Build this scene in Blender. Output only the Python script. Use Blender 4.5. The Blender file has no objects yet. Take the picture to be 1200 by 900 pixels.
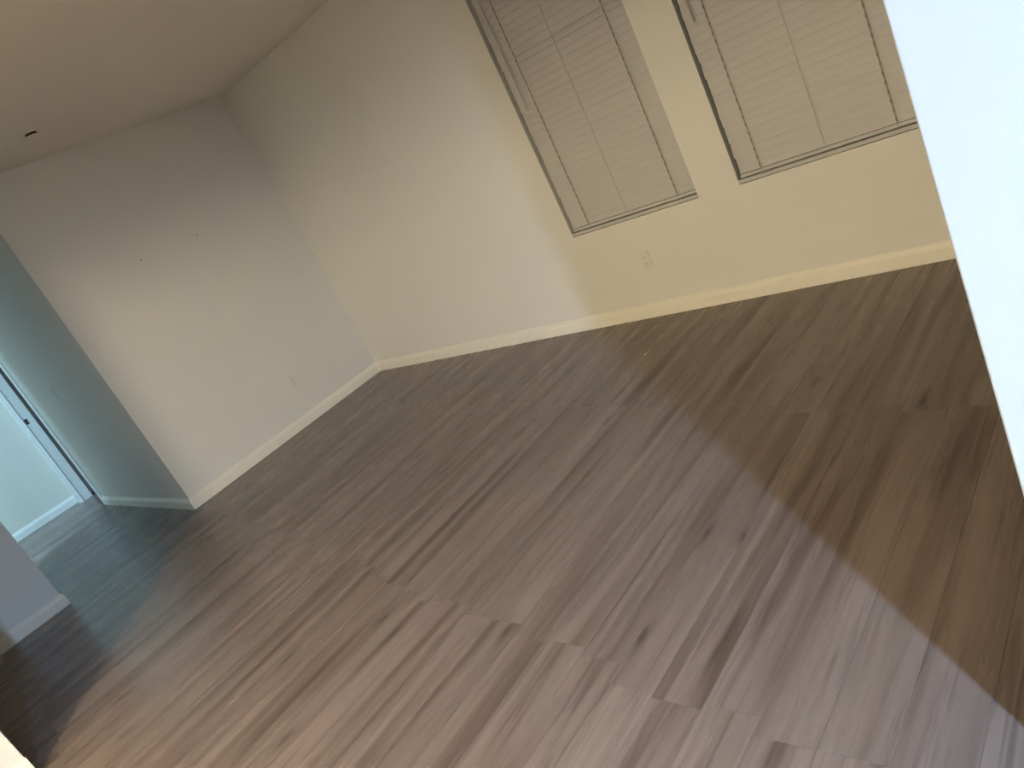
import bpy, bmesh, math, random
from mathutils import Matrix, Vector

random.seed(7)
SC = bpy.context.scene
COL = SC.collection
CZ = 2.657            # ceiling height

# ------------------------------------------------------------------ camera
R = ((0.69183189, 0.57487877, -0.43690163),      # camera right
     (-0.09831393, -0.52444526, -0.84574910),    # camera down
     (-0.71533419, 0.62806971, -0.30630936))     # camera forward
CAM = (5.8415, -3.7570, 1.5)
cam_data = bpy.data.cameras.new('camera')
cam_data.sensor_fit = 'HORIZONTAL'
cam_data.sensor_width = 36.0
cam_data.lens = 878.86 * 36.0 / 1200.0
cam_data.clip_start = 0.02
cam = bpy.data.objects.new('camera', cam_data)
COL.objects.link(cam)
m = Matrix.Identity(4)
for i in range(3):
    m[i][0] = R[0][i]
    m[i][1] = -R[1][i]
    m[i][2] = -R[2][i]
    m[i][3] = CAM[i]
cam.matrix_world = m
SC.camera = cam

# ------------------------------------------------------------------ world, exposure
w = bpy.data.worlds.new('world')
SC.world = w
w.use_nodes = True
w.node_tree.nodes['Background'].inputs[0].default_value = (0.010, 0.012, 0.018, 1)
w.node_tree.nodes['Background'].inputs[1].default_value = 0.4
SC.view_settings.view_transform = 'Standard'
SC.view_settings.look = 'None'
SC.view_settings.gamma = 1
SC.view_settings.use_curve_mapping = False
SC.view_settings.exposure = 0.0

# ------------------------------------------------------------------ lamps of the place
def disc_light(name, loc, power, color, size=0.3, spread=180):
    d = bpy.data.lights.new(name, 'AREA')
    d.shape = 'DISK'
    d.size = size
    d.energy = power
    d.color = color
    d.spread = math.radians(spread)
    o = bpy.data.objects.new(name, d)
    o.location = loc
    COL.objects.link(o)
    return o

LAMPS = [
    # (x, y, watts, colour, size)
    ('dining', 7.85, -4.80, 450, (0.48, 0.74, 1.12), 0.14),
    ('hall', -1.2, -3.62, 120, (0.46, 0.78, 1.0), 0.30),
]
for (nm, x, y, pw, colr, sz) in LAMPS:
    disc_light('lamp_light', (x, y, CZ - 0.045), pw, colr, sz)

# hanging globe lamp of the kitchen side, behind the camera
GLOBE = (4.85, -6.4, 2.33)
gl = bpy.data.lights.new('globe_light', 'POINT')
gl.energy = 490
gl.color = (1.0, 0.85, 0.57)
gl.shadow_soft_size = 0.2
glo = bpy.data.objects.new('globe_light', gl)
glo.location = GLOBE
COL.objects.link(glo)

# ------------------------------------------------------------------ material helpers
def new_mat(name):
    mt = bpy.data.materials.new(name)
    mt.use_nodes = True
    return mt, mt.node_tree.nodes, mt.node_tree.links, mt.node_tree.nodes['Principled BSDF']

def paint(name, c, rough=0.6, var=0.04, bump=0.05, scale=90.0, spec=0.3):
    mt, N, Lk, b = new_mat(name)
    geo = N.new('ShaderNodeNewGeometry')
    n1 = N.new('ShaderNodeTexNoise'); n1.inputs['Scale'].default_value = 1.3; n1.inputs['Detail'].default_value = 3
    Lk.new(geo.outputs['Position'], n1.inputs['Vector'])
    mx = N.new('ShaderNodeMix'); mx.data_type = 'RGBA'
    mx.inputs['A'].default_value = (*[v * (1 - var) for v in c], 1)
    mx.inputs['B'].default_value = (*[min(1, v * (1 + var)) for v in c], 1)
    Lk.new(n1.outputs['Fac'], mx.inputs['Factor'])
    Lk.new(mx.outputs['Result'], b.inputs['Base Color'])
    b.inputs['Roughness'].default_value = rough
    b.inputs['Specular IOR Level'].default_value = spec
    if bump:
        n2 = N.new('ShaderNodeTexNoise'); n2.inputs['Scale'].default_value = scale; n2.inputs['Detail'].default_value = 2
        Lk.new(geo.outputs['Position'], n2.inputs['Vector'])
        bp = N.new('ShaderNodeBump'); bp.inputs['Strength'].default_value = bump; bp.inputs['Distance'].default_value = 0.004
        Lk.new(n2.outputs['Fac'], bp.inputs['Height'])
        Lk.new(bp.outputs['Normal'], b.inputs['Normal'])
    return mt

M = {}
M['wall'] = paint('wall_paint', (0.71, 0.69, 0.635))
M['ceiling'] = paint('ceiling_paint', (0.80, 0.75, 0.67), bump=0.12, scale=60)
M['trim'] = paint('trim_paint', (0.80, 0.76, 0.66), rough=0.4, bump=0.0)
M['white_trim'] = paint('door_trim_paint', (0.82, 0.82, 0.80), rough=0.35, bump=0.0)
M['slat'] = paint('blind_slat', (0.50, 0.485, 0.475), rough=0.45, bump=0.0)
M['cord'] = paint('blind_cord_notch_shade', (0.28, 0.24, 0.205), rough=0.8, bump=0.0)  # dark taupe: cords plus the painted shade of the slat notches
M['wand'] = paint('blind_wand', (0.45, 0.42, 0.395), rough=0.3, bump=0.0)
M['plate'] = paint('outlet_plate', (0.68, 0.66, 0.60), rough=0.35, bump=0.0)
M['slot'] = paint('slot_dark', (0.05, 0.035, 0.025), rough=0.7, bump=0.0)
M['steel'] = paint('strike_steel', (0.22, 0.22, 0.21), rough=0.35, bump=0.0)
M['steel'].node_tree.nodes['Principled BSDF'].inputs['Metallic'].default_value = 0.9
M['frame'] = paint('window_vinyl', (0.6, 0.58, 0.55), rough=0.4, bump=0.0)
M['screed'] = paint('screed', (0.05, 0.04, 0.035), rough=0.9, bump=0.0)

def glass():
    mt, N, Lk, b = new_mat('window_glass')
    b.inputs['Base Color'].default_value = (0.9, 0.95, 0.95, 1)
    b.inputs['Roughness'].default_value = 0.02
    b.inputs['Transmission Weight'].default_value = 1.0
    b.inputs['IOR'].default_value = 1.45
    return mt
M['glass'] = glass()

def diffuser(name, c, strength):
    mt, N, Lk, b = new_mat(name)
    b.inputs['Base Color'].default_value = (0.8, 0.8, 0.8, 1)
    b.inputs['Emission Color'].default_value = (*c, 1)
    b.inputs['Emission Strength'].default_value = strength
    return mt

def plank_material():
    mt, N, Lk, b = new_mat('vinyl_plank')
    geo = N.new('ShaderNodeNewGeometry')
    oi = N.new('ShaderNodeObjectInfo')
    def math_node(op, a=None, bv=None):
        n = N.new('ShaderNodeMath'); n.operation = op
        for k, v in ((0, a), (1, bv)):
            if v is None: continue
            if isinstance(v, (int, float)): n.inputs[k].default_value = v
            else: Lk.new(v, n.inputs[k])
        return n.outputs[0]
    off = N.new('ShaderNodeCombineXYZ')
    Lk.new(math_node('MULTIPLY', oi.outputs['Random'], 37.0), off.inputs[0])
    Lk.new(math_node('MULTIPLY', oi.outputs['Random'], 91.0), off.inputs[1])
    Lk.new(math_node('MULTIPLY', oi.outputs['Random'], 13.0), off.inputs[2])
    pos = N.new('ShaderNodeVectorMath'); pos.operation = 'ADD'
    Lk.new(geo.outputs['Position'], pos.inputs[0]); Lk.new(off.outputs[0], pos.inputs[1])
    def noise(sx, sy, detail, rough, dist=0.0):
        mp = N.new('ShaderNodeVectorMath'); mp.operation = 'MULTIPLY'
        mp.inputs[1].default_value = (sx, sy, 1)
        Lk.new(pos.outputs[0], mp.inputs[0])
        n = N.new('ShaderNodeTexNoise'); n.inputs['Scale'].default_value = 1.0
        n.inputs['Detail'].default_value = detail; n.inputs['Roughness'].default_value = rough
        n.inputs['Distortion'].default_value = dist
        Lk.new(mp.outputs[0], n.inputs['Vector'])
        return n.outputs['Fac']
    def ramp(fac, stops):
        r = N.new('ShaderNodeValToRGB')
        while len(r.color_ramp.elements) < len(stops): r.color_ramp.elements.new(0.5)
        for e, (p, c) in zip(r.color_ramp.elements, stops):
            e.position = p; e.color = (*c, 1) if len(c) == 3 else c
        Lk.new(fac, r.inputs[0])
        return r.outputs[0]
    def mix(fac, a, bb, mode='MIX'):
        n = N.new('ShaderNodeMix'); n.data_type = 'RGBA'; n.blend_type = mode
        if isinstance(fac, (int, float)): n.inputs['Factor'].default_value = fac
        else: Lk.new(fac, n.inputs['Factor'])
        for k, v in (('A', a), ('B', bb)):
            if isinstance(v, tuple): n.inputs[k].default_value = (*v, 1)
            else: Lk.new(v, n.inputs[k])
        return n.outputs['Result']
    broad = noise(13.0, 0.62, 3, 0.55, 0.55)
    base = ramp(broad, [(0.30, (0.104, 0.072, 0.057)), (0.44, (0.178, 0.132, 0.109)), (0.60, (0.226, 0.173, 0.147))])
    # narrow dark grain streaks
    streak = ramp(noise(30.0, 1.5, 3.5, 0.6, 0.7), [(0.32, (0.58,) * 3), (0.47, (1.0,) * 3)])
    base = mix(0.75, base, streak, 'MULTIPLY')
    fine = ramp(noise(130.0, 4.0, 2, 0.5), [(0.3, (0.95,) * 3), (0.7, (1.04,) * 3)])
    base = mix(0.8, base, fine, 'MULTIPLY')
    # knots: sparse elongated dark flecks
    mpk = N.new('ShaderNodeVectorMath'); mpk.operation = 'MULTIPLY'; mpk.inputs[1].default_value = (7.0, 2.1, 1)
    Lk.new(pos.outputs[0], mpk.inputs[0])
    vor = N.new('ShaderNodeTexVoronoi'); vor.inputs['Scale'].default_value = 1.0; vor.voronoi_dimensions = '2D'
    Lk.new(mpk.outputs[0], vor.inputs['Vector'])
    wob = noise(60.0, 14.0, 2, 0.5)
    kd = math_node('ADD', vor.outputs['Distance'], math_node('MULTIPLY', math_node('SUBTRACT', wob, 0.5), 0.10))
    keep = math_node('GREATER_THAN', math_node('MULTIPLY', vor.outputs['Color'], 1.0), 0.72)
    knot = ramp(kd, [(0.03, (1, 1, 1)), (0.12, (0.25,) * 3), (0.22, (0, 0, 0))])
    kf = math_node('MULTIPLY', math_node('MULTIPLY', knot, keep), 0.75)
    base = mix(kf, base, (0.055, 0.042, 0.034))
    tone = ramp(oi.outputs['Random'], [(0.0, (0.93,) * 3), (1.0, (1.06,) * 3)])
    base = mix(1.0, base, tone, 'MULTIPLY')
    Lk.new(base, b.inputs['Base Color'])
    rr = ramp(broad, [(0.3, (0.31,) * 3), (0.7, (0.24,) * 3)])
    Lk.new(rr, b.inputs['Roughness'])
    b.inputs['Specular IOR Level'].default_value = 0.34
    bp = N.new('ShaderNodeBump'); bp.inputs['Strength'].default_value = 0.06; bp.inputs['Distance'].default_value = 0.002
    Lk.new(noise(120.0, 4.0, 3, 0.6), bp.inputs['Height'])
    Lk.new(bp.outputs['Normal'], b.inputs['Normal'])
    return mt
M['plank'] = plank_material()

# ------------------------------------------------------------------ mesh helpers
def box_bm(bm, x0, x1, y0, y1, z0, z1):
    vs = [bm.verts.new(p) for p in ((x0, y0, z0), (x1, y0, z0), (x1, y1, z0), (x0, y1, z0),
                                    (x0, y0, z1), (x1, y0, z1), (x1, y1, z1), (x0, y1, z1))]
    for f in ((0, 3, 2, 1), (4, 5, 6, 7), (0, 1, 5, 4), (1, 2, 6, 5), (2, 3, 7, 6), (3, 0, 4, 7)):
        bm.faces.new([vs[i] for i in f])
    return vs

def tube_bm(bm, p0, p1, r, n=8):
    p0, p1 = Vector(p0), Vector(p1)
    d = (p1 - p0).normalized()
    a = d.orthogonal().normalized(); c = d.cross(a)
    rings = []
    for p in (p0, p1):
        rings.append([bm.verts.new(p + r * (math.cos(t) * a + math.sin(t) * c))
                      for t in (2 * math.pi * k / n for k in range(n))])
    for k in range(n):
        bm.faces.new((rings[0][k], rings[0][(k + 1) % n], rings[1][(k + 1) % n], rings[1][k]))
    bm.faces.new(rings[0][::-1]); bm.faces.new(rings[1])

def lathe_bm(bm, prof, n=32, cx=0, cy=0):
    rings = [[bm.verts.new((cx + r * math.cos(2 * math.pi * k / n), cy + r * math.sin(2 * math.pi * k / n), z))
              for k in range(n)] for (r, z) in prof]
    for a, c in zip(rings[:-1], rings[1:]):
        for k in range(n):
            bm.faces.new((a[k], a[(k + 1) % n], c[(k + 1) % n], c[k]))
    bm.faces.new(rings[0][::-1]); bm.faces.new(rings[-1])

def finish(name, bm, mat, parent=None, smooth=False, loc=None):
    bmesh.ops.recalc_face_normals(bm, faces=bm.faces)
    me = bpy.data.meshes.new(name)
    bm.to_mesh(me); bm.free()
    if smooth:
        for p in me.polygons: p.use_smooth = True
    if mat: me.materials.append(mat)
    o = bpy.data.objects.new(name, me)
    COL.objects.link(o)
    if parent: o.parent = parent
    if loc: o.location = loc
    return o

def boxes(name, lst, mat, parent=None, bevel=0.0, seg=2):
    bm = bmesh.new()
    for q in lst: box_bm(bm, *q)
    if bevel:
        bmesh.ops.bevel(bm, geom=bm.edges[:], offset=bevel, segments=seg, affect='EDGES', profile=0.5)
    return finish(name, bm, mat, parent)

def empty(name, loc=(0, 0, 0)):
    o = bpy.data.objects.new(name, None)
    o.empty_display_size = 0.1
    o.location = loc
    COL.objects.link(o)
    return o

def tag(o, label, cat, group=None, kind=None):
    o['label'] = label; o['category'] = cat
    if group: o['group'] = group
    if kind: o['kind'] = kind
    return o

def structure(o, label, cat):
    return tag(o, label, cat, kind='structure')

def wall_poly(name, outline, z0, z1, mat, bevel_at=(), bev=0.014):
    """vertical wall slab from a plan outline; listed corners get a rounded edge"""
    bm = bmesh.new()
    lo = [bm.verts.new((x, y, z0)) for x, y in outline]
    hi = [bm.verts.new((x, y, z1)) for x, y in outline]
    n = len(outline)
    bm.faces.new(lo[::-1]); bm.faces.new(hi)
    for k in range(n):
        bm.faces.new((lo[k], lo[(k + 1) % n], hi[(k + 1) % n], hi[k]))
    if bevel_at:
        bm.edges.ensure_lookup_table()
        es = [e for e in bm.edges if any({e.verts[0], e.verts[1]} == {lo[k], hi[k]} for k in bevel_at)]
        bmesh.ops.bevel(bm, geom=es, offset=bev, segments=4, affect='EDGES', profile=0.5)
    return finish(name, bm, mat)

# ------------------------------------------------------------------ plan of the place (metres)
T = 0.12
HR = -2.05            # hall right wall face / end of the left wall
HL = -3.08            # hall left side / start of the stub wall
HE = -3.25            # hall end wall face
LJX, LJY = 1.99, -3.78
RJX, RJY = 5.555, -2.715
X_E, Y_S = 10.6, -8.2
W1 = (2.75, 3.68); W2 = (3.93, 4.86); WZ0, WZ1 = 0.645, 2.25
DEP = 0.13            # wall B thickness / window reveal depth

# floor: slab + planks
floor = boxes('floor', [(HE - T, X_E, Y_S, DEP, -0.06, -0.0095)], M['screed'])
structure(floor, 'grey brown wood look vinyl plank floor of the empty room', 'floor')

PW, PLN, GAP = 0.155, 1.40, 0.0005
def plank_mesh(name, x0, x1, y0, y1):
    bm = bmesh.new()
    vs = box_bm(bm, x0 + GAP / 2, x1 - GAP / 2, y0 + GAP / 2, y1 - GAP / 2, -0.008, 0.0)
    top = [e for e in bm.edges if all(abs(v.co.z) < 1e-6 for v in e.verts)
           and abs(e.verts[0].co.x - e.verts[1].co.x) < 1e-6]
    bmesh.ops.bevel(bm, geom=top, offset=0.0004, segments=1, affect='EDGES')
    bmesh.ops.recalc_face_normals(bm, faces=bm.faces)
    me = bpy.data.meshes.new(name)
    bm.to_mesh(me); bm.free()
    me.materials.append(M['plank'])
    return me
full_plank = plank_mesh('plank', -PW / 2, PW / 2, -PLN / 2, PLN / 2)

ncol = int((X_E - (HE - T)) / PW) + 1
col0 = 4.725 - PW * round((4.725 - (HE - T)) / PW)       # a seam runs through x = 4.725
rest = bmesh.new()
rng = random.Random(11)
named = 0
for c in range(ncol + 1):
    xa = col0 + c * PW; xb = xa + PW
    if xb > X_E or xa < HE - T: continue
    xm = (xa + xb) / 2
    yj = -2.29 - 0.157 * (xm - 2.06) + rng.uniform(-0.03, 0.03)
    k = math.floor((Y_S - yj) / PLN)
    y = yj + k * PLN
    while y < DEP:
        ya, yb = max(y, Y_S), min(y + PLN, 0.0)
        y += PLN
        if yb - ya < 0.02: continue
        # seen from the photograph's side of the place?
        seen = xm < RJX + 0.3 and yb > LJY - 0.1 and (xm > -0.1 or (yb > HL - 0.3 and ya < HR + 0.1))
        if seen:
            if abs((yb - ya) - PLN) < 1e-4:
                me = full_plank
            else:
                me = plank_mesh('plank', -PW / 2, PW / 2, -(yb - ya) / 2, (yb - ya) / 2)
            o = bpy.data.objects.new('plank', me)
            COL.objects.link(o); o.parent = floor
            o.location = (xm, (ya + yb) / 2, 0)
            named += 1
        else:
            g = GAP / 2
            box_bm(rest, xa + g, xb - g, ya + g, yb - g, -0.008, 0.0)
o = finish('plank_field', rest, M['plank'], floor)
o['kind'] = 'stuff'
print('planks as parts:', named)

# ceiling
ceiling = boxes('ceiling', [(HE - T, X_E, Y_S, DEP, CZ, CZ + 0.1)], M['ceiling'])
structure(ceiling, 'flat painted beige ceiling above the two walls', 'ceiling')

# wall B with two window holes: one mesh of slabs around the holes
xs = [HE - T, W1[0], W1[1], W2[0], W2[1], X_E]
lst = []
for i in range(5):
    if i in (1, 3):
        lst += [(xs[i], xs[i + 1], 0, DEP, 0, WZ0), (xs[i], xs[i + 1], 0, DEP, WZ1, CZ)]
    else:
        lst.append((xs[i], xs[i + 1], 0, DEP, 0, CZ))
wb = boxes('wall_back', lst, M['wall'])
structure(wb, 'cream painted wall with two blind covered windows', 'wall')

# wall A and the hall's right wall share the outside corner at (0, HR): two slabs meeting in one mitre
wa = wall_poly('wall_left', [(0, 0), (-T, 0), (-T, HR + T), (0, HR)], 0, CZ, M['wall'])
structure(wa, 'plain off white wall between hall opening and window wall', 'wall')
D0, D1, DH = -3.10, -2.25, 2.03       # doorway in the hall's right wall
bm = bmesh.new()
for (a, b_) in ((HE, D0), ):
    box_bm(bm, a, b_, HR, HR + T, 0, CZ)
box_bm(bm, D0, D1, HR, HR + T, DH, CZ)
vlo = [bm.verts.new((x, y, 0)) for x, y in ((D1, HR), (0, HR), (-T, HR + T), (D1, HR + T))]
vhi = [bm.verts.new((v.co.x, v.co.y, CZ)) for v in vlo]
bm.faces.new(vlo[::-1]); bm.faces.new(vhi)
for k in range(4): bm.faces.new((vlo[k], vlo[(k + 1) % 4], vhi[(k + 1) % 4], vhi[k]))
o = finish('wall_hall_right', bm, M['wall'])
structure(o, 'dim hall wall with a doorway and light switch', 'wall')
o = boxes('wall_hall_end', [(HE - T, HE, -6.3, 0, 0, CZ)], M['wall'])
structure(o, 'bluish lit wall closing the end of the hall', 'wall')
o = wall_poly('wall_stub', [(0, HL), (0, -6.3), (-T, -6.3), (-T, HL - T), (-1.5, HL - T), (-1.5, HL)], 0, CZ, M['wall'])  # unseen return leg, its length shaped to shade the hall side wall
structure(o, 'short grey wall end left of the hall opening', 'wall')
o = boxes('wall_hall_far', [(HE - T, 0, -6.42, -6.3, 0, CZ)], M['wall'])
structure(o, 'wall closing the side hall behind the stub wall', 'wall')
o = wall_poly('wall_near_left', [(0, LJY), (0, LJY - T), (LJX - T, LJY - T), (LJX - T, Y_S), (LJX, Y_S), (LJX, LJY)], 0, CZ, M['wall'])
structure(o, 'bright wall end in the lower left corner of the photo', 'wall')
o = wall_poly('wall_right', [(RJX, RJY), (X_E, RJY), (X_E, RJY + T), (RJX, RJY + T)], 0, CZ, M['wall'], bevel_at=(0, 3), bev=0.004)
structure(o, 'bright bluish white near wall edge at the right', 'wall')
o = boxes('wall_shade_divider', [(5.08, 5.20, Y_S, -4.4, 0, CZ)], M['wall'])  # unseen divider added to keep the pendant's light off the right wall
structure(o, 'added unseen divider behind the camera that blocks warm light from the right wall', 'wall')
o = boxes('wall_shade_header', [(LJX, 5.08, -4.82, -4.7, 2.15, CZ)], M['wall'])  # unseen lintel added so the upper walls fall into soft shade
structure(o, 'added unseen lintel behind the camera that shades the upper walls', 'wall')
o = boxes('wall_dining_south', [(LJX - T, X_E + T, Y_S - T, Y_S, 0, CZ)], M['wall'])
structure(o, 'wall closing the dining side behind the camera', 'wall')
o = boxes('wall_dining_east', [(X_E, X_E + T, Y_S, DEP, 0, CZ)], M['wall'])
structure(o, 'wall closing the place far to the right', 'wall')

# ------------------------------------------------------------------ baseboards with moulded top
BH = 0.093
PROF = [(0, 0), (0.015, 0), (0.015, 0.062), (0.0125, 0.066), (0.0125, 0.070), (0.009, 0.080), (0.005, 0.087), (0.004, BH), (0, BH)]
def baseboard(name, pts, label, left=True, mat='trim'):
    """pts: plan polyline along wall faces; the board grows to the left (or right) of travel, mitred"""
    P = [Vector((x, y)) for x, y in pts]
    n = len(P)
    dirs = [(P[i + 1] - P[i]).normalized() for i in range(n - 1)]
    sgn = 1 if left else -1
    nor = [Vector((-d.y, d.x)) * sgn for d in dirs]
    off = []
    for i in range(n):
        if i == 0: off.append(nor[0])
        elif i == n - 1: off.append(nor[-1])
        else:
            s = nor[i - 1] + nor[i]
            off.append(s / s.dot(nor[i]))
    bm = bmesh.new()
    rings = [[bm.verts.new((P[i].x + off[i].x * d, P[i].y + off[i].y * d, z + 0.0004)) for d, z in PROF] for i in range(n)]
    k = len(PROF)
    for a, c in zip(rings[:-1], rings[1:]):
        for j in range(k):
            bm.faces.new((a[j], a[(j + 1) % k], c[(j + 1) % k], c[j]))
    bm.faces.new(rings[0][::-1]); bm.faces.new(rings[-1])
    o = finish(name, bm, M[mat])
    return structure(o, label, 'baseboard')

baseboard('baseboard_back', [(0, 0), (X_E, 0)], 'cream moulded baseboard under the two windows', left=False)
baseboard('baseboard_left', [(D1 + 0.06, HR), (0, HR), (0, 0)], 'off white baseboard wrapping the hall corner to the room corner', left=False)
baseboard('baseboard_hall_end', [(HE, -6.3), (HE, HR)], 'pale blue lit baseboard at the end of the hall', left=False, mat='white_trim')
baseboard('baseboard_stub', [(0, LJY), (0, HL), (-1.5, HL)], 'grey white baseboard on the short wall end', left=False)
baseboard('baseboard_near_left', [(LJX, LJY + 0.004), (LJX, Y_S)], 'baseboard on the bright wall end in the lower left corner', left=True)

# ------------------------------------------------------------------ doorway in the hall (jamb, stop, casing, strike plate)
door = empty('door_1', ((D0 + D1) / 2, HR, 0))
structure(door, 'white door frame with strike plate at the end of hall', 'doorway')
def dpart(name, lst, mat, bevel=0.0, parent=None):
    o = boxes(name, lst, M[mat], None, bevel)
    p = parent or door
    o.parent = p
    o.location = -Vector(door.location) if p is door else (0, 0, 0)
    return o
JT = 0.018
j = dpart('jamb', [(D0, D0 + JT, HR - 0.002, HR + T + 0.002, 0, DH)], 'white_trim')
dpart('strike_plate', [(D0 + JT, D0 + JT + 0.002, HR + 0.030, HR + 0.062, 0.965, 1.025)], 'steel', parent=j)
dpart('jamb', [(D1 - JT, D1, HR - 0.002, HR + T + 0.002, 0, DH)], 'white_trim')
dpart('head_jamb', [(D0 + JT, D1 - JT, HR - 0.002, HR + T + 0.002, DH - JT, DH)], 'white_trim')
dpart('door_stop', [(D0 + JT, D0 + JT + 0.011, HR + 0.012, HR + 0.024, 0, DH - JT)], 'white_trim')
dpart('casing', [(D0 - 0.058, D0 + 0.006, HR - 0.016, HR - 0.002, 0, DH + 0.05)], 'white_trim', 0.003)
dpart('casing', [(D1 - 0.006, D1 + 0.058, HR - 0.016, HR - 0.002, 0, DH + 0.05)], 'white_trim', 0.003)
dpart('head_casing', [(D0 + 0.006, D1 - 0.006, HR - 0.016, HR - 0.002, DH - 0.006, DH + 0.05)], 'white_trim', 0.003)

# ------------------------------------------------------------------ windows + blinds
def window(name, x0, x1, label):
    root = empty(name, ((x0 + x1) / 2, 0.10, WZ0))
    structure(root, label, 'window')
    inv = -Vector(root.location)
    def part(nm, lst, mat, bev=0.0):
        o = boxes(nm, lst, M[mat], root, bev); o.location = inv; return o
    zm = (WZ0 + WZ1) / 2
    f = 0.045
    part('window_frame', [(x0, x0 + f, 0.085, 0.125, WZ0, WZ1), (x1 - f, x1, 0.085, 0.125, WZ0, WZ1),
                          (x0 + f, x1 - f, 0.085, 0.125, WZ0, WZ0 + f), (x0 + f, x1 - f, 0.085, 0.125, WZ1 - f, WZ1)], 'frame')
    part('meeting_rail', [(x0 + f, x1 - f, 0.090, 0.120, zm - 0.02, zm + 0.02)], 'frame')
    part('pane', [(x0 + f, x1 - f, 0.103, 0.107, WZ0 + f, zm - 0.02)], 'glass')
    part('pane', [(x0 + f, x1 - f, 0.103, 0.107, zm + 0.02, WZ1 - f)], 'glass')
    part('window_sill', [(x0 + 0.001, x1 - 0.001, -0.004, 0.084, WZ0 + 0.004, WZ0 + 0.024)], 'slat', 0.003)
    return root

SW, SP = 0.050, 0.0430        # slat width, spacing
def slat_mesh(length):
    bm = bmesh.new()
    n = 4
    tilt = math.radians(81)
    rows = []
    for side in (0, 1):
        for k in range(n + 1):
            t = k / n - 0.5
            u = t * SW
            bow = 0.0012 * (1 - (2 * t) ** 2)
            thick = (0.0 if side == 0 else -0.0022)
            # local: u along slat width, v normal
            v = bow + thick
            # room side (-y) is the convex face; top edge leans to the window
            yy = u * math.cos(tilt) - v * math.sin(tilt)
            zz = u * math.sin(tilt) + v * math.cos(tilt)
            rows.append([bm.verts.new((-length / 2, yy, zz)), bm.verts.new((length / 2, yy, zz))])
    a, c = rows[:n + 1], rows[n + 1:]
    for k in range(n):
        bm.faces.new((a[k][0], a[k][1], a[k + 1][1], a[k + 1][0]))
        bm.faces.new((c[k][0], c[k + 1][0], c[k + 1][1], c[k][1]))
    bm.faces.new((a[0][0], c[0][0], c[0][1], a[0][1]))
    bm.faces.new((a[n][0], a[n][1], c[n][1], c[n][0]))
    for e in (0, 1):
        bm.faces.new([a[k][e] for k in range(n + 1)] + [c[k][e] for k in range(n, -1, -1)])
    bmesh.ops.recalc_face_normals(bm, faces=bm.faces)
    me = bpy.data.meshes.new('slat')
    bm.to_mesh(me); bm.free()
    me.materials.append(M['slat'])
    return me

def blind(x0, x1, cords, wand_x, wand_z, label, seed, odd=0.0):
    g = 0.014
    xa, xb = x0 + g, x1 - 0.006
    yc = 0.025
    root = empty('window_blind', ((xa + xb) / 2, yc, WZ0))
    tag(root, label, 'blind', 'closed horizontal window blinds')
    inv = -Vector(root.location)
    def part(nm, lst, mat, bev=0.0):
        o = boxes(nm, lst, M[mat], root, bev); o.location = inv; return o
    zr = WZ0 + 0.028
    part('bottom_rail', [(xa, xb, yc - 0.014, yc + 0.022, zr, zr + 0.019)], 'slat', 0.004)
    part('headrail', [(xa, xb, yc - 0.022, yc + 0.028, WZ1 - 0.045, WZ1 - 0.002)], 'slat', 0.003)
    me = slat_mesh(xb - xa)
    z = zr + 0.019 + 0.026
    rg = random.Random(seed)
    k = 0
    while z < WZ1 - 0.075:
        o = bpy.data.objects.new('slat', me)
        COL.objects.link(o); o.parent = root
        o.location = (rg.uniform(-0.003, 0.003), 0, z - WZ0)
        o.rotation_euler = (math.radians(rg.uniform(-1.2, 1.6)), math.radians(rg.uniform(-0.12, 0.12)), 0)
        if abs(z - odd) < SP / 2: o.rotation_euler.x = math.radians(-13.0)     # one slat hangs slightly open
        z += SP; k += 1
    for ci, cx in enumerate(cords):
        bm = bmesh.new()
        mid = ci == 1
        tube_bm(bm, (cx, yc - 0.0165, zr + 0.01), (cx, yc - 0.0165, WZ1 - 0.04), 0.0011 if mid else 0.0013, 6)
        if not mid:
            zz = zr + 0.03
            while zz < WZ1 - 0.08:          # dark dashes along the cord, standing in for shade in the slat notches
                box_bm(bm, cx - 0.0028, cx + 0.0028, yc - 0.0195, yc - 0.0165, zz, zz + 0.018)
                zz += SP
        o = finish('ladder_cord', bm, M['wand'] if mid else M['cord'], root); o.location = inv
    bm = bmesh.new()
    tube_bm(bm, (wand_x, yc - 0.030, wand_z), (wand_x, yc - 0.030, WZ1 - 0.03), 0.0035, 8)
    tube_bm(bm, (wand_x, yc - 0.030, wand_z - 0.012), (wand_x, yc - 0.030, wand_z + 0.03), 0.0046, 8)
    o = finish('tilt_wand', bm, M['wand'], root); o.location = inv
    return root

window('window_1', *W1, 'tall recessed window behind the blind nearer the room corner')
window('window_2', *W2, 'tall recessed window behind the blind cut by the near wall')
blind(*W1, (2.902, 3.20, 3.558), 2.838, 1.49, 'closed slatted blind in the window nearer the room corner', 3, 1.735)
blind(*W2, (4.066, 4.402, 4.732), 4.000, 1.50, 'closed slatted blind partly hidden by the near bright wall', 5)

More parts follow.
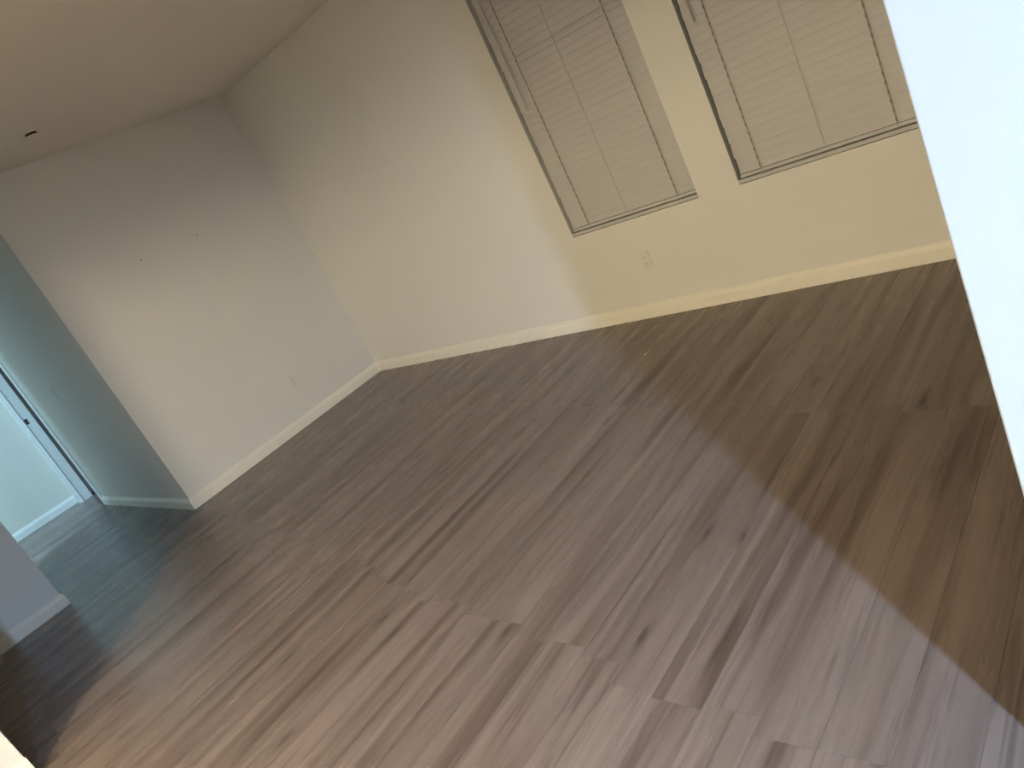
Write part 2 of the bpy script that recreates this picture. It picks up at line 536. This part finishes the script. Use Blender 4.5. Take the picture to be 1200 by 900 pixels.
# ------------------------------------------------------------------ outlets, switch, small wall and ceiling things
def outlet(loc, rotz, label, cat='outlet', toggle=False):
    root = empty('light_switch' if toggle else 'wall_outlet', loc)
    root.rotation_euler = (0, 0, rotz)
    tag(root, label, cat)
    # local frame: x across, z up, -y out of the wall
    boxes('cover_plate', [(-0.036, 0.036, -0.006, 0.0, -0.058, 0.058)], M['plate'], root, 0.002)
    if toggle:
        boxes('switch_paddle', [(-0.016, 0.016, -0.009, -0.006, -0.032, 0.032)], M['plate'], root, 0.001)
    else:
        for zc in (-0.021, 0.021):
            r = boxes('receptacle', [(-0.016, 0.016, -0.0085, -0.006, -0.0145, 0.0145)], M['plate'], root, 0.001)
            r.location = (0, 0, zc)
            boxes('slot', [(-0.0075, -0.0055, -0.0092, -0.0084, -0.003, 0.007)], M['slot'], r)
            boxes('slot', [(0.0055, 0.0075, -0.0092, -0.0084, -0.003, 0.007)], M['slot'], r)
            boxes('ground_hole', [(-0.002, 0.002, -0.0092, -0.0084, -0.010, -0.006)], M['slot'], r)
    return root
outlet((3.196, 0, 0.375), 0, 'small cream wall outlet below the window nearer the corner')
outlet((0, -0.82, 0.377), math.pi / 2, 'painted over wall outlet on the plain left wall')
outlet((-1.343, HR, 1.166), 0, 'pale light switch on the dim hall wall', 'switch', True)

# ceiling sprinkler cover with a dark gap
root = empty('ceiling_fitting', (0.796, -1.812, CZ))
tag(root, 'small round white fitting with dark gap on the ceiling', 'ceiling fitting')
bm = bmesh.new(); lathe_bm(bm, [(0.050, 0), (0.050, -0.004), (0.044, -0.007), (0.030, -0.007)], 32); finish('flange', bm, M['ceiling'], root)
bm = bmesh.new(); lathe_bm(bm, [(0.034, -0.007), (0.034, -0.022)], 24); finish('neck', bm, M['slot'], root)
bm = bmesh.new(); lathe_bm(bm, [(0.030, -0.022), (0.042, -0.0225), (0.042, -0.026), (0.036, -0.028)], 32); finish('cover_disc', bm, M['ceiling'], root)

# nail holes left in the left wall
def nail(y, z, label):
    bm = bmesh.new()
    tube_bm(bm, (0.0, y, z), (0.004, y, z), 0.0045, 8)
    o = finish('nail_head', bm, M['slot']); tag(o, label, 'nail')
nail(-0.848, 1.77, 'tiny dark nail in upper middle of the left wall')
nail(-1.345, 1.777, 'fainter tiny nail lower left on the left wall')

# round lamps on the ceiling behind the camera and in the hall
for (nm, x, y, pw, colr, sz) in LAMPS:
    root = empty('ceiling_lamp', (x, y, CZ))
    tag(root, {'dining': 'round cool white ceiling lamp over the dining side', 'hall': 'round bluish ceiling lamp in the side hall'}[nm], 'ceiling lamp')
    bm = bmesh.new(); lathe_bm(bm, [(sz / 2 + 0.02, 0), (sz / 2 + 0.02, -0.03), (sz / 2, -0.036)], 40); finish('lamp_body', bm, M['white_trim'], root)
    bm = bmesh.new(); lathe_bm(bm, [(sz / 2 - 0.002, -0.036), (sz / 2 - 0.004, -0.040)], 40)
    finish('diffuser', bm, diffuser('lamp_diffuser', colr, 6.0), root)

root = empty('pendant_lamp', (GLOBE[0], GLOBE[1], CZ))
tag(root, 'warm pendant lamp hanging on the kitchen side behind the camera', 'pendant lamp')
bm = bmesh.new(); lathe_bm(bm, [(0.06, 0), (0.06, -0.02), (0.02, -0.035)], 24); finish('canopy', bm, M['white_trim'], root)
bm = bmesh.new(); tube_bm(bm, (0, 0, -0.035), (0, 0, GLOBE[2] - CZ + 0.21), 0.004); finish('cord', bm, M['slot'], root)
bm = bmesh.new(); lathe_bm(bm, [(0.03, GLOBE[2] - CZ + 0.26), (0.05, GLOBE[2] - CZ + 0.22), (0.05, GLOBE[2] - CZ + 0.205)], 24); finish('socket_cap', bm, M['white_trim'], root)
